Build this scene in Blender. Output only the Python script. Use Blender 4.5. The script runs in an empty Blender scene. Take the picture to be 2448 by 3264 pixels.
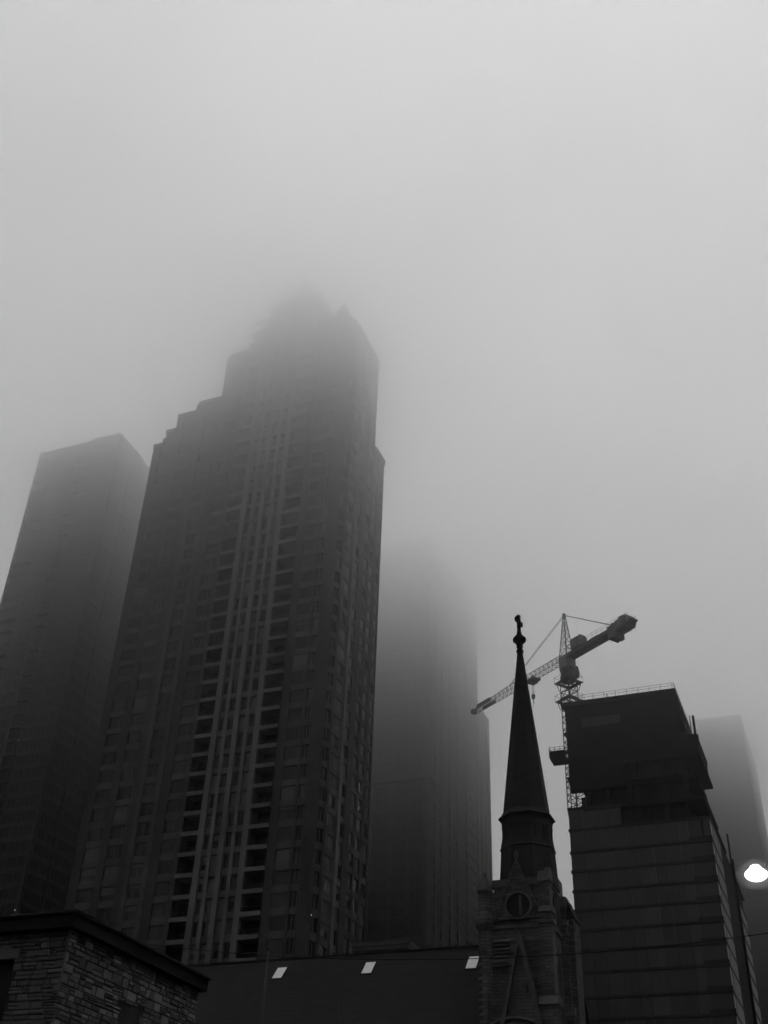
import bpy, math, random
from mathutils import Vector, Matrix
random.seed(7)
R = math.radians
scene = bpy.context.scene
COL = scene.collection
YAW = R(-22.4)                      # the whole district stands on one street grid

# ------------------------------------------------------------------ materials
def new_mat(name):
    m = bpy.data.materials.new(name); m.use_nodes = True
    nt = m.node_tree
    return m, nt, nt.nodes['Principled BSDF']

def gray(name, lo, hi, scale=0.6, rough=0.85, bump=0.0, bscale=8.0, spec=0.3, detail=6.0, stretch=None):
    if lo < .18: lo, hi = lo*.85, hi*.85; spec *= .5      # dull greys and their specular scaled down for overall contrast
    """dull mineral surface: two-scale noise between two grey albedos, optional bump"""
    m, nt, b = new_mat(name)
    tc = nt.nodes.new('ShaderNodeTexCoord')
    src = tc.outputs['Object']
    if stretch:
        mp = nt.nodes.new('ShaderNodeMapping'); mp.inputs['Scale'].default_value = stretch
        nt.links.new(src, mp.inputs['Vector']); src = mp.outputs['Vector']
    n = nt.nodes.new('ShaderNodeTexNoise'); n.inputs['Scale'].default_value = scale; n.inputs['Detail'].default_value = detail
    nt.links.new(src, n.inputs['Vector'])
    r = nt.nodes.new('ShaderNodeValToRGB')
    r.color_ramp.elements[0].position = 0.3; r.color_ramp.elements[1].position = 0.7
    r.color_ramp.elements[0].color = (lo, lo, lo, 1); r.color_ramp.elements[1].color = (hi, hi, hi, 1)
    nt.links.new(n.outputs['Fac'], r.inputs['Fac']); nt.links.new(r.outputs['Color'], b.inputs['Base Color'])
    b.inputs['Roughness'].default_value = rough
    b.inputs['Specular IOR Level'].default_value = spec
    if bump:
        n2 = nt.nodes.new('ShaderNodeTexNoise'); n2.inputs['Scale'].default_value = bscale; n2.inputs['Detail'].default_value = 5
        nt.links.new(src, n2.inputs['Vector'])
        bp = nt.nodes.new('ShaderNodeBump'); bp.inputs['Strength'].default_value = bump
        nt.links.new(n2.outputs['Fac'], bp.inputs['Height']); nt.links.new(bp.outputs['Normal'], b.inputs['Normal'])
    return m

def brickmat(name, c1, c2, mortar, scale=1.0, bw=0.6, rh=0.22, bump=0.35, axis='front'):
    m, nt, b = new_mat(name)
    tc = nt.nodes.new('ShaderNodeTexCoord')
    sx = nt.nodes.new('ShaderNodeSeparateXYZ'); nt.links.new(tc.outputs['Object'], sx.inputs[0])
    ad = nt.nodes.new('ShaderNodeMath'); ad.operation = 'ADD'
    nt.links.new(sx.outputs['X'], ad.inputs[0]); nt.links.new(sx.outputs['Y'], ad.inputs[1])
    cb = nt.nodes.new('ShaderNodeCombineXYZ'); nt.links.new(ad.outputs[0], cb.inputs['X']); nt.links.new(sx.outputs['Z'], cb.inputs['Y'])
    br = nt.nodes.new('ShaderNodeTexBrick'); nt.links.new(cb.outputs[0], br.inputs['Vector'])
    c1, c2, mortar = c1*.85, c2*.85, mortar*.8
    for k, v in (('Color1', c1), ('Color2', c2), ('Mortar', mortar)): br.inputs[k].default_value = (v, v, v, 1)
    br.inputs['Scale'].default_value = scale; br.inputs['Brick Width'].default_value = bw; br.inputs['Row Height'].default_value = rh
    br.inputs['Mortar Size'].default_value = 0.02
    n = nt.nodes.new('ShaderNodeTexNoise'); n.inputs['Scale'].default_value = 0.5; n.inputs['Detail'].default_value = 6
    nt.links.new(tc.outputs['Object'], n.inputs['Vector'])
    mp = nt.nodes.new('ShaderNodeMapRange'); mp.inputs['To Min'].default_value = 0.6; mp.inputs['To Max'].default_value = 1.4
    nt.links.new(n.outputs['Fac'], mp.inputs['Value'])
    mx = nt.nodes.new('ShaderNodeMix'); mx.data_type = 'RGBA'; mx.blend_type = 'MULTIPLY'; mx.inputs['Factor'].default_value = 1
    nt.links.new(br.outputs['Color'], mx.inputs[6]); nt.links.new(mp.outputs['Result'], mx.inputs[7])
    nt.links.new(mx.outputs[2], b.inputs['Base Color'])
    bp = nt.nodes.new('ShaderNodeBump'); bp.inputs['Strength'].default_value = bump; bp.inputs['Distance'].default_value = 0.03
    nt.links.new(br.outputs['Fac'], bp.inputs['Height']); bp.invert = True
    nt.links.new(bp.outputs['Normal'], b.inputs['Normal'])
    b.inputs['Roughness'].default_value = 0.9; b.inputs['Specular IOR Level'].default_value = 0.1
    return m

def glass(name, base, rough=0.08, spec=0.5, wav=0.02):
    m, nt, b = new_mat(name)
    b.inputs['Base Color'].default_value = (base, base, base, 1)
    b.inputs['Roughness'].default_value = rough; b.inputs['Specular IOR Level'].default_value = spec
    tc = nt.nodes.new('ShaderNodeTexCoord')
    n = nt.nodes.new('ShaderNodeTexNoise'); n.inputs['Scale'].default_value = 0.7
    nt.links.new(tc.outputs['Object'], n.inputs['Vector'])
    bp = nt.nodes.new('ShaderNodeBump'); bp.inputs['Strength'].default_value = wav
    nt.links.new(n.outputs['Fac'], bp.inputs['Height']); nt.links.new(bp.outputs['Normal'], b.inputs['Normal'])
    return m

def glow(name, strength):
    m, nt, b = new_mat(name)
    b.inputs['Base Color'].default_value = (.8, .8, .8, 1)
    b.inputs['Emission Color'].default_value = (1, 1, 1, 1); b.inputs['Emission Strength'].default_value = strength
    return m

M = dict(
 brick=gray('dark_brick', .032, .046, .35, .9, .2, 14),
 brick_face=brickmat('brick_courses', .034, .047, .026, 1, .5, .16),
 spandrel=gray('spandrel_brick', .044, .062, .5, .88, .1),
 pale=gray('pale_precast', .08, .108, .4, .8, .1, 5, stretch=(1, 1, .25)),
 ledge=gray('precast_ledge', .052, .074, .5, .8),
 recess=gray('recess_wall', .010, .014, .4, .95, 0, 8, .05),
 frame=gray('metal_frame', .07, .095, 2, .6),
 darkframe=gray('dark_frame', .03, .04, 2, .5),
 roofing=gray('slate_roof', .019, .027, .8, .85, .2, 6, .1, stretch=(1, 1, 3)),
 spire=gray('spire_slate', .021, .03, .7, .85, .25, 7, .2, stretch=(1, 1, 4)),
 church=brickmat('church_stone', .056, .095, .03, 1, .8, .27, .5),
 church_trim=gray('church_trim', .06, .09, 1.2, .85, .2, 6),
 louvre=gray('belfry_louvre', .014, .02, 1, .8),
 concrete=gray('raw_concrete', .016, .026, .3, .9, .1, 8, .1),
 darkcon=gray('shaded_formwork', .014, .02, .4, .95, 0, 8, .05),  # bare concrete standing in shade, the shade put into the albedo
 beam=gray('concrete_beam', .05, .07, .5, .85),
 slabedge=gray('slab_edge', .016, .024, .5, .8),
 tarp=gray('tarpaulin', .045, .06, .8, .8, .3, 3, .1),
 steel=gray('crane_paint', .15, .178, .8, .55),
 steeldark=gray('crane_machinery', .075, .105, .8, .6),
 pole=gray('galvanised_steel', .022, .032, 3, .6),
 black=gray('black_paint', .016, .022, 3, .9, 0, 8, .06),
 wire=gray('cable_sheath', .01, .014, 3, .6),
 asphalt=gray('asphalt', .035, .055, 1.5, .9, .2, 30),
 paving=gray('paving', .09, .14, 1.2, .9, .2, 20),
 earth=gray('ground_soil', .04, .07, .2, .95),
 mortar=gray('mortar', .026, .036, 3, .95, .2, 12),
 soffit=gray('eave_boards', .018, .026, 1, .9, 0, 8, .06, stretch=(4, .3, 1)),
 tower_left=gray('far_tower_wall', .016, .024, .25, .9, 0, 8, .1), tower_left_band=gray('far_tower_band', .026, .038, .3, .9, 0, 8, .1),
 tower_mid=gray('far_tower_wall_b', .018, .026, .25, .9, 0, 8, .1), tower_mid_band=gray('far_tower_band_b', .030, .044, .3, .9, 0, 8, .1),
 tower_right=gray('far_tower_wall_c', .016, .024, .25, .9, 0, 8, .1), tower_right_band=gray('far_tower_band_c', .024, .034, .3, .9, 0, 8, .1),
 acrylic=gray('skylight_acrylic', .54, .62, 2.5, .35, 0, 5, .5),
 g_dark=glass('window_glass_dark', .004, .1, .22), g_mid=glass('window_glass_mid', .012, .1, .25), g_blind_sky=gray('blind_sky_pane', .040, .055, 1.5, .5, 0, 5, .6),
 g_lite=gray('blind_sky_pane_pale', .075, .10, 1.2, .45, 0, 5, .6),  # blinds; on the side wall also reflected sky put into the colour
 g_curtain=gray('curtain_wall_panel', .021, .028, .25, .42, .04, 1.2, .5), g_curtain2=gray('curtain_wall_panel_b', .025, .034, .25, .38, .04, 1.2, .5),
 g_curtain3=gray('curtain_wall_panel_c', .030, .040, .25, .35, .04, 1.2, .5), g_side=gray('side_glass', .036, .05, .25, .5, .03, 1.0, .3),
 lamp=glow('lamp_glow', 4.0), bulb=glow('bulb_glow', 1.0),
)
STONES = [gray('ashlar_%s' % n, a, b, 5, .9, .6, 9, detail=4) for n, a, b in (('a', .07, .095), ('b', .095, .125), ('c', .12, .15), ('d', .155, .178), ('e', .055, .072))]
STONES_SHADE = [gray('ashlar_shaded_%s' % n, a, b, 5, .9, .6, 9, detail=4) for n, a, b in (('a', .076, .096), ('b', .086, .106), ('c', .092, .115), ('d', .10, .126), ('e', .07, .088))]  # the left wall's copy of the stone, its shade put into the colour

gm = bpy.data.materials.new('halo_volume'); gm.use_nodes = True; gm.node_tree.nodes.clear()      # added volume that scatters the lamp's light into a halo
go = gm.node_tree.nodes.new('ShaderNodeOutputMaterial'); gs = gm.node_tree.nodes.new('ShaderNodeVolumeScatter'); gs.inputs['Density'].default_value = .28
gm.node_tree.links.new(gs.outputs[0], go.inputs['Volume']); M['halo_vol'] = gm; M['g_far'] = gray('far_window', .012, .017, 1, .8, 0, 5, .05)

# ------------------------------------------------------------------ mesh builder
class MB:
    def __init__(s): s.v = []; s.f = []; s.mi = []
    def add(s, vs, fs, mi=0):
        o = len(s.v); s.v += [tuple(p) for p in vs]
        s.f += [tuple(i + o for i in f) for f in fs]; s.mi += [mi] * len(fs); return s
    def box(s, x0, x1, y0, y1, z0, z1, mi=0):
        return s.add([(x0,y0,z0),(x1,y0,z0),(x1,y1,z0),(x0,y1,z0),(x0,y0,z1),(x1,y0,z1),(x1,y1,z1),(x0,y1,z1)],
                     [(0,3,2,1),(4,5,6,7),(0,1,5,4),(1,2,6,5),(2,3,7,6),(3,0,4,7)], mi)
    def prism(s, pts, z0, z1, mi=0):            # vertical prism over a counter-clockwise plan
        n = len(pts)
        vs = [(x, y, z0) for x, y in pts] + [(x, y, z1) for x, y in pts]
        fs = [tuple(range(n))[::-1], tuple(range(n, 2*n))] + [(i, (i+1) % n, n+(i+1) % n, n+i) for i in range(n)]
        return s.add(vs, fs, mi)
    def extr(s, pts, y0, y1, mi=0):             # outline in x,z extruded along y
        n = len(pts)
        vs = [(x, y0, z) for x, z in pts] + [(x, y1, z) for x, z in pts]
        fs = [tuple(range(n)), tuple(range(n, 2*n))[::-1]] + [(i, n+i, n+(i+1) % n, (i+1) % n) for i in range(n)]
        return s.add(vs, fs, mi)
    def extrx(s, pts, x0, x1, mi=0):            # outline in y,z extruded along x
        n = len(pts)
        vs = [(x0, y, z) for y, z in pts] + [(x1, y, z) for y, z in pts]
        fs = [tuple(range(n))[::-1], tuple(range(n, 2*n))] + [(i, (i+1) % n, n+(i+1) % n, n+i) for i in range(n)]
        return s.add(vs, fs, mi)
    def bar(s, a, b, r, n=5, mi=0, r2=None):
        a = Vector(a); b = Vector(b); d = (b - a)
        if d.length < 1e-6: return s
        d.normalize(); u = d.orthogonal().normalized(); w = d.cross(u)
        r2 = r if r2 is None else r2
        vs = []
        for p, q in ((a, r), (b, r2)):
            for i in range(n):
                t = 2*math.pi*(i+.5)/n; vs.append(p + u*math.cos(t)*q + w*math.sin(t)*q)
        fs = [tuple(range(n))[::-1], tuple(range(n, 2*n))] + [(i, (i+1) % n, n+(i+1) % n, n+i) for i in range(n)]
        return s.add(vs, fs, mi)
    def path(s, pts, r, n=6, mi=0):
        for a, b in zip(pts, pts[1:]): s.bar(a, b, r, n, mi)
        return s
    def lathe(s, prof, cx, cy, n=8, rot=0.0, mi=0, sy=1.0):
        vs = []
        for z, r in prof:
            for i in range(n):
                t = 2*math.pi*i/n + rot; vs.append((cx + r*math.cos(t), cy + r*sy*math.sin(t), z))
        fs = []
        for k in range(len(prof)-1):
            for i in range(n):
                j = (i+1) % n; fs.append((k*n+i, k*n+j, (k+1)*n+j, (k+1)*n+i))
        fs.append(tuple(range(n))[::-1]); fs.append(tuple(range((len(prof)-1)*n, len(prof)*n)))
        return s.add(vs, fs, mi)
    def arc(s, cx, cy, r0, r1, a0, a1, z0, z1, n=8, mi=0):   # ring segment, angle 0 = facing -y, 90 = facing +x
        vs = []
        for i in range(n+1):
            t = R(a0 + (a1-a0)*i/n)
            for rr in (r0, r1):
                for z in (z0, z1): vs.append((cx + rr*math.sin(t), cy - rr*math.cos(t), z))
        fs = []
        for i in range(n):
            a = i*4; b = a+4
            fs += [(a+2, b+2, b+3, a+3), (a, a+1, b+1, b), (a+1, a+3, b+3, b+1), (a, b, b+2, a+2)]
        fs += [(0, 2, 3, 1), (n*4, n*4+1, n*4+3, n*4+2)]
        return s.add(vs, fs, mi)
    def build(s, name, mats, parent=None, smooth=False):
        me = bpy.data.meshes.new(name); me.from_pydata(s.v, [], s.f)
        for m in (mats if isinstance(mats, (list, tuple)) else [mats]): me.materials.append(m)
        me.polygons.foreach_set('material_index', s.mi)
        if smooth: me.polygons.foreach_set('use_smooth', [True]*len(s.f))
        me.update()
        o = bpy.data.objects.new(name, me); COL.objects.link(o)
        if parent: o.parent = parent
        return o

def thing(name, label, cat, loc, yaw=0.0):
    o = bpy.data.objects.new(name, None); COL.objects.link(o)
    o.location = loc; o.rotation_euler = (0, 0, yaw); o['label'] = label; o['category'] = cat
    o.empty_display_size = 1
    return o
def tag(o, label, cat): o['label'] = label; o['category'] = cat; return o
def struct(o, kind='structure'): o['kind'] = kind; return o


def win_front(fr, x0, x1, z0, z1, y, mull=(), t=.06, d=.1):
    """frame bars of one window in a wall facing -y"""
    fr.box(x0, x1, y-d, y, z0, z0+t); fr.box(x0, x1, y-d, y, z1-t, z1)
    fr.box(x0, x0+t, y-d, y, z0+t, z1-t); fr.box(x1-t, x1, y-d, y, z0+t, z1-t)
    for m in mull: fr.box(m-t/2, m+t/2, y-d, y, z0+t, z1-t)
def win_side(fr, y0, y1, z0, z1, x, mull=(), t=.06, d=.1):
    fr.box(x, x+d, y0, y1, z0, z0+t); fr.box(x, x+d, y0, y1, z1-t, z1)
    fr.box(x, x+d, y0, y0+t, z0+t, z1-t); fr.box(x, x+d, y1-t, y1, z0+t, z1-t)
    for m in mull: fr.box(x, x+d, m-t/2, m+t/2, z0+t, z1-t)

def put_windows(specs, parent, frame_mat, n=100, plain=False):
    """specs: (side, a0, a1, z0, z1, plane, mullions); the n lowest (nearest) stand as parts, the rest as one part"""
    specs = sorted(specs, key=lambda q: q[3])
    rest = MB(); mats = [frame_mat, M['g_dark'], M['g_mid'], M['g_blind_sky'], M['g_lite'], M['g_far']]
    for i, (side, a0, a1, z0, z1, p, mull) in enumerate(specs):
        fr = MB() if i < n else rest
        if side == 'f': win_front(fr, a0, a1, z0, z1, p, mull)
        else: win_side(fr, a0, a1, z0, z1, p, mull)
        pn = MB() if i < n else rest
        mix = [1]*11+[2]*4+[3]*2 if side == 'f' else [1]*3+[2]*3+[3]*8+[4]*3  # side panes picked paler: the sky's reflection put into their colour
        if plain: mix = [5]
        mi = 0 if i < n else random.choice(mix)
        bl = random.random()
        cut = z1 if bl > .22 or plain else z0 + (z1-z0)*random.uniform(.35, .8)   # some blinds drawn part of the way
        if side == 'f': pn.box(a0+.02, a1-.02, p-.05, p-.02, z0+.02, z1-.02, mi)
        else: pn.box(p+.02, p+.05, a0+.02, a1-.02, z0+.02, z1-.02, mi)
        if i < n:
            w = fr.build('window', frame_mat, parent)
            if cut < z1 and side == 'f':
                pn.box(a0+.03, a1-.03, p-.056, p-.051, cut, z1-.03, 1)
            elif cut < z1:
                pn.box(p+.051, p+.056, a0+.03, a1-.03, cut, z1-.03, 1)
            pn.build('pane', [M[('', 'g_dark', 'g_mid', 'g_blind_sky', 'g_lite', 'g_far')[random.choice(mix)]], M['g_blind_sky']], w)
    if rest.v: struct(rest.build('window', mats, parent), 'stuff')

# ================================================================== main apartment tower
def main_tower():
    t = thing('apartment_tower', 'tallest tower, brick with pale vertical piers, its stepped crown fading into fog', 'building', (-8.05, 164.3, 0), YAW)
    FZ = 3.255; z_first = 62.0 - 12*FZ     # floor lines
    floors = [z_first + FZ*k for k in range(0, 52)]
    # stepped massing: (u0, top)
    steps = [(-42.2, 144.2), (-39.8, 147.4), (-37.7, 151.0), (-33.0, 153.2), (-27.2, 164.6), (-22.3, 172.4), (-19.3, 176.6), (-7.6, 170.0), (-5.4, 167.9), (-.3, 144.4)]
    def top(u):
        r = 0
        for a, z in steps:
            if u >= a: r = z
        return r
    def umin(z):
        for a, h in steps[:7]:
            if h >= z: return a
        return None
    BAL = [(-23.0, -19.95), (-11.25, -7.9)]
    core = MB()
    edges = sorted(set([a for a, _ in steps] + [e for b in BAL for e in b] + [-3.2]))
    for a, b in zip(edges, edges[1:]):
        if b > -3.2 + 1e-6: continue
        m = (a+b)/2; y0 = .35
        if any(p < m < q for p, q in BAL): y0 = 2.3
        core.box(a, b, y0, 15.4 if top(m) > 144.5 else 20.2, 0, top(m))
    core.box(-42.2, -3.2, 15.4, 20.0, 0, 144.2)
    core.box(-3.2, -.35, 3.2, 20.0, 0, 144.4); core.box(-3.2, -.5, 3.2, 15.3, 144.4, 167.8)
    core.arc(-3.2, 3.2, .5, 2.85, 0, 90, 0, 167.9, 10)
    core.build('wall', M['brick'], t)
    for b0, b1 in BAL: MB().box(b0-.02, b1+.02, 2.2, 2.32, 0, top((b0+b1)/2)-.2).build('recess_back', M['recess'], t)  # dark sheet closing each recess, its shade put into the colour
    # pyramid over the crown
    cr = MB(); a = (-19.0, -7.9, .6, 9.0); cx, cy = -12.7, 2.6
    cr.add([(-15.6, .6, 176.7), (-9.2, .6, 176.7), (-9.2, 6.5, 176.7), (-15.6, 6.5, 176.7), (cx, cy, 185.5)], [(0,1,4),(1,2,4),(2,3,4),(3,0,4),(3,2,1,0)])
    cr.build('crown_roof', M['roofing'], t)
    g = MB(); g.extr([(-4.6, 168.0), (-.5, 168.0), (-2.3, 172.3)], .3, 15.2); g.build('gabled_roof', M['roofing'], t)
    # spandrels
    sp = MB()
    for z in floors:
        um = umin(z+1)
        if um is None: continue
        lo, hi = z-.5, z+.62
        segs = [(-42.2, -23.0), (-19.95, -11.25), (-7.9, -3.2)]
        for s0, s1 in segs:
            cuts = [s0] + [a for a, _ in steps if s0 < a < s1] + [s1]
            ok = [(p, q) for p, q in zip(cuts, cuts[1:]) if top((p+q)/2) > hi]
            if ok: sp.box(ok[0][0]+.01, ok[-1][1]-.01, .08, .4, lo, hi)
        if z < 167:
            sp.arc(-3.2, 3.2, 2.8, 3.12, 0, 90, lo, hi, 10)
            sp.box(-.4, -.08, 3.2, 15.2 if z > 143 else 20.1, lo, hi)
    sp.build('floor_band', M['spandrel'], t)
    # brick piers between windows
    pi = MB()
    for u0, u1 in ((-42.2, -40.5), (-37.7, -36.2), (-33.6, -32.2), (-29.1, -28.9), (-28.0, -26.4), (-23.9, -23.0), (-7.9, -6.5), (-4.0, -3.5)):
        pi.box(u0, u1, 0, .42, 0, top((u0+u1)/2)-.1)
    for v0, v1 in ((2.9, 3.5), (7.7, 8.2), (9.9, 12.1), (14.2, 15.0), (17.0, 18.1), (19.9, 20.25)):
        pi.box(-.42, 0, v0, v1, 0, 144.3 if v1 > 15.3 else 167.7)
    pi.arc(-3.2, 3.2, 2.8, 3.2, 16, 56, 0, 167.8, 8)
    pi.arc(-3.2, 3.2, 2.8, 3.2, 79, 90, 0, 167.8, 3)
    pi.build('brick_pier', M['brick_face'], t)
    for u0, u1, p in ((-32.2, -31.3, -.12), (-28.9, -28.0, -.15), (-19.95, -18.95, -.3), (-16.1, -15.2, -.3), (-12.25, -11.25, -.3)):
        MB().box(u0, u1, p, .43, 0, top((u0+u1)/2)-.05).build('pilaster', M['pale'] if u0 > -25 else M['spandrel'], t)
    for u0, u1 in ((-17.95, -17.35), (-14.1, -13.5)):
        MB().box(u0, u1, -.12, .43, 0, top((u0+u1)/2)-.05).build('pilaster', M['pale'], t)
    MB().box(-.45, .28, 6.7, 7.7, 0, 167.6).build('pilaster', M['pale'], t)
    # thin ledges on the pale bay
    lg = MB()
    for z in floors:
        if z < 165:
            lg.box(-18.96, -12.24, -.05, .42, z-.46, z+.56)
    lg.build('floor_ledge', M['spandrel'], t)
    # balconies
    for z in floors:
        if z < 42: continue
        for (b0, b1) in BAL:
            if z > top((b0+b1)/2)-1.5: continue
            m = MB(); m.box(b0+.01, b1-.01, -.32, 2.3, z-.32, z+.02); m.box(b0+.01, b1-.01, -.32, -.18, z+.02, z+.34)
            m.bar((b0+.05, -.25, z+1.02), (b1-.05, -.25, z+1.02), .035, 5, 1)
            for k in range(4):
                x = b0+.06 + (b1-b0-.12)*k/3
                m.bar((x, -.25, z+.3), (x, -.25, z+1.02), .02, 4, 1)
            m.build('balcony', [M['pale'], M['darkframe']], t)
    # windows
    W = []
    for z in floors:
        if z < 40: continue
        z0, z1 = z+.64, z+FZ-.52
        for u0, u1, mu in ((-40.5, -37.7, (-38.5,)), (-36.2, -33.6, (-34.9, -34.3)), (-31.3, -29.1, (-30.2,)), (-26.4, -23.9, (-24.8,)),
                           (-18.95, -17.95, ()), (-17.35, -16.1, ()), (-15.2, -14.1, ()), (-13.5, -12.25, ()), (-6.5, -4.0, (-4.35,))):
            if z1 < top((u0+u1)/2)-.5 and top((u0+u1)/2) > z1: W.append(('f', u0, u1, z0, z1, .34, mu))
        for v0, v1, mu in ((3.5, 4.6, ()), (4.8, 6.6, (5.7,)), (8.2, 9.9, (9.0,)), (12.1, 14.2, (13.0,)), (15.0, 17.0, ()), (18.1, 19.9, (19.0,))):
            if z1 < (143.5 if v1 > 15.3 else 167): W.append(('s', v0, v1, z0, z1, -.34, mu))
    put_windows(W, t, M['frame'], 100)
    # curved corner glazing
    for z in floors:
        if 40 < z < 164:
            for a0, a1 in ((2, 16), (56, 79)):
                cg = MB(); am = a1-4 if a0 == 2 else 67
                cg.arc(-3.2, 3.2, 2.84, 2.9, a0, a1, z+.64, z+FZ-.52, 4, random.choice((1, 1, 1, 2)))
                for q in (a0, am): cg.arc(-3.2, 3.2, 2.85, 2.99, q, q+1.3, z+.65, z+FZ-.53, 1, 0)
                cg.build('corner_window', [M['frame'], M['g_dark'], M['g_blind_sky']], t)
    # roof edges of the setbacks
    for (a, h), (b, _) in zip(steps[:-1], steps[1:]):
        b = min(b, -3.0) if a > -6 else b
        MB().box(a-.1, b, -.12, .5, h-.35, h+.5).build('cornice', M['ledge'], t)
    MB().box(-.4, .2, 15.3, 20.4, 144.0, 145.0).build('cornice', M['ledge'], t)
    MB().box(-.6, .1, 3.2, 15.4, 167.4, 168.3).arc(-3.2, 3.2, 2.7, 3.3, 0, 90, 167.4, 168.3, 10).build('cornice', M['ledge'], t)
    lp = MB(); lp.lathe([(48.45, .02), (48.48, .06), (48.55, .06), (48.58, .02)], -.42, 1.1, 8)
    lp.build('wall_lamp', M['bulb'], t)
main_tower()

# ================================================================== far towers
def far_tower(t, W, D, H, fz, zoff, wallm, bandm, fpiers, spiers, wf, ws, back=None, bands=True, band_h=(-.35, .5), curve=0):
    core = MB(); core.box(-W, -.3, .3, D, 0, H) ; core.build('wall', wallm, t)
    nf = int((H-2-zoff)/fz)
    fl = [zoff + fz*k for k in range(-int(zoff/fz)+1, nf+1)]
    sp = MB()
    for z in fl:
        sp.box(-W+.02, -.05, .08, .4, z+band_h[0], z+band_h[1]); sp.box(-.4, -.05, .1, D-.05, z+band_h[0], z+band_h[1])
    sp.build('floor_band', bandm if bands else wallm, t)
    for a, b in fpiers: MB().box(a, b, -.1, .45, 0, H-.1).build('pilaster', bandm, t)
    for a, b in spiers: MB().box(-.45, .12, a, b, 0, H-.1).build('pilaster', bandm, t)
    S = []
    for z in fl:
        if z < 48: continue
        for a, b in wf: S.append(('f', a, b, z+band_h[1]+.02, z+fz+band_h[0]-.02, .29, ((a+b)/2,)))
        for a, b in ws: S.append(('s', a, b, z+band_h[1]+.02, z+fz+band_h[0]-.02, -.29, ((a+b)/2,)))
    put_windows(S, t, M['darkframe'], 100, True)
    return fl

def left_tower():
    t = thing('apartment_tower', 'dark tower at the left edge with thin balcony lines, beside the tallest tower', 'building', (-59.0, 195.5, .08), YAW); t.scale = (.95, .95, .95)
    fl = far_tower(t, 22.0, 14.5, 167.8, 2.88, 91.97, M['tower_left'], M['tower_left_band'], [(-22.0, -21.2), (-16.4, -15.8), (-11.6, -10.9)], [(0, .8), (6.6, 7.3), (13.7, 14.5)],
                   [(-15.4, -12.0), (-10.5, -8.5), (-7.9, -5.6), (-4.8, -2.6)], [(1.4, 3.6), (4.2, 6.2), (7.8, 9.8), (10.6, 13.0)])
    for z in fl:
        if z < 55: continue
        m = MB(); m.box(-21.1, -16.5, -.9, .3, z-.2, z+.05); m.box(-21.1, -16.5, -.9, -.78, z+.05, z+.5)
        MB().box(-10.8, -8.2, -.7, .3, z-.2, z+.3).build('balcony', M['tower_left_band'], t)
        m.build('balcony', M['tower_left_band'], t)
    p = MB(); p.box(-9, -1.2, 1.5, 12.5, 167.8, 169.6); p.box(-7, -2.5, 3, 10, 169.6, 170.6); p.build('penthouse', M['tower_left'], t)
    q = MB(); q.box(-20.5, -19.2, -.6, .3, 0, 62.5); q.lathe([(62.5, .9), (63.3, .85), (63.9, .2)], -19.85, -.1, 10); q.build('corner_pier', M['tower_left_band'], t)
    b = MB(); b.lathe([(58.6, .02), (58.64, .07), (58.72, .07), (58.76, .02)], -.2, -.16, 8); b.build('wall_lamp', M['bulb'], t)
left_tower()

def mid_tower():
    t = thing('apartment_tower', 'ribbed tower between the tallest tower and the church spire, its top dissolved in cloud', 'building', (13.02, 254.67, 0), YAW)
    fl = far_tower(t, 27, 41.0, 176, 3.1, 90.0, M['tower_mid'], M['tower_mid_band'], [(-.9, .05), (-14.8, -14.0)], [(5.2, 6.2), (10.0, 10.8), (16.4, 18.0), (22.4, 23.2), (30.0, 31.4), (40.0, 41.2)],
                   [(-13.4, -9.4), (-8.8, -5.0), (-4.4, -1.4)], [(1.0, 4.9), (6.6, 9.7), (11.2, 15.8), (18.6, 22.0), (23.8, 29.4)], bands=False)
    m = MB(); m.box(-27, -.3, 41.05, 52.5, 0, 145.5); m.build('rear_wing', M['tower_mid'], t)
    w2 = MB()
    for a in (43.5, 47.5, 51.4): w2.box(-.35, .05, a, a+.9, 0, 145.2)
    w2.build('rear_pilaster', M['tower_mid_band'], t)
    c = MB(); c.box(-27, .5, -.5, .5, 106.6, 108.6); c.box(-.4, .5, .5, 5.0, 106.6, 108.6); c.build('cornice', M['tower_mid_band'], t)
mid_tower()

def right_tower():
    t = thing('office_tower', 'faint flat-topped tower in fog behind the unfinished building at the right edge', 'building', (109.58, 311.28, 0), YAW)
    far_tower(t, 34, 47.5, 153.0, 3.4, 60.0, M['tower_right'], M['tower_right_band'], [(-.9, 0), (-12.5, -11.6), (-23, -22.2)], [(0.2, 1.2), (14, 15.2), (30, 31.2), (46, 47.6)],
              [(-10.8, -7.0), (-6.2, -1.6)], [(2, 6.5), (7.5, 12.8), (16, 22), (23, 29), (32, 45)], bands=False)
    m = MB(); m.box(-34.3, .3, -.3, 47.8, 153.02, 154.0); m.build('parapet', M['tower_right_band'], t)
    m = MB(); m.box(-30, -24, 8, 16, 154.0, 157); m.box(-12.5, -6.5, 6, 14, 154.0, 155.6); m.build('rooftop_plant', M['tower_right'], t)
right_tower()

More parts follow.
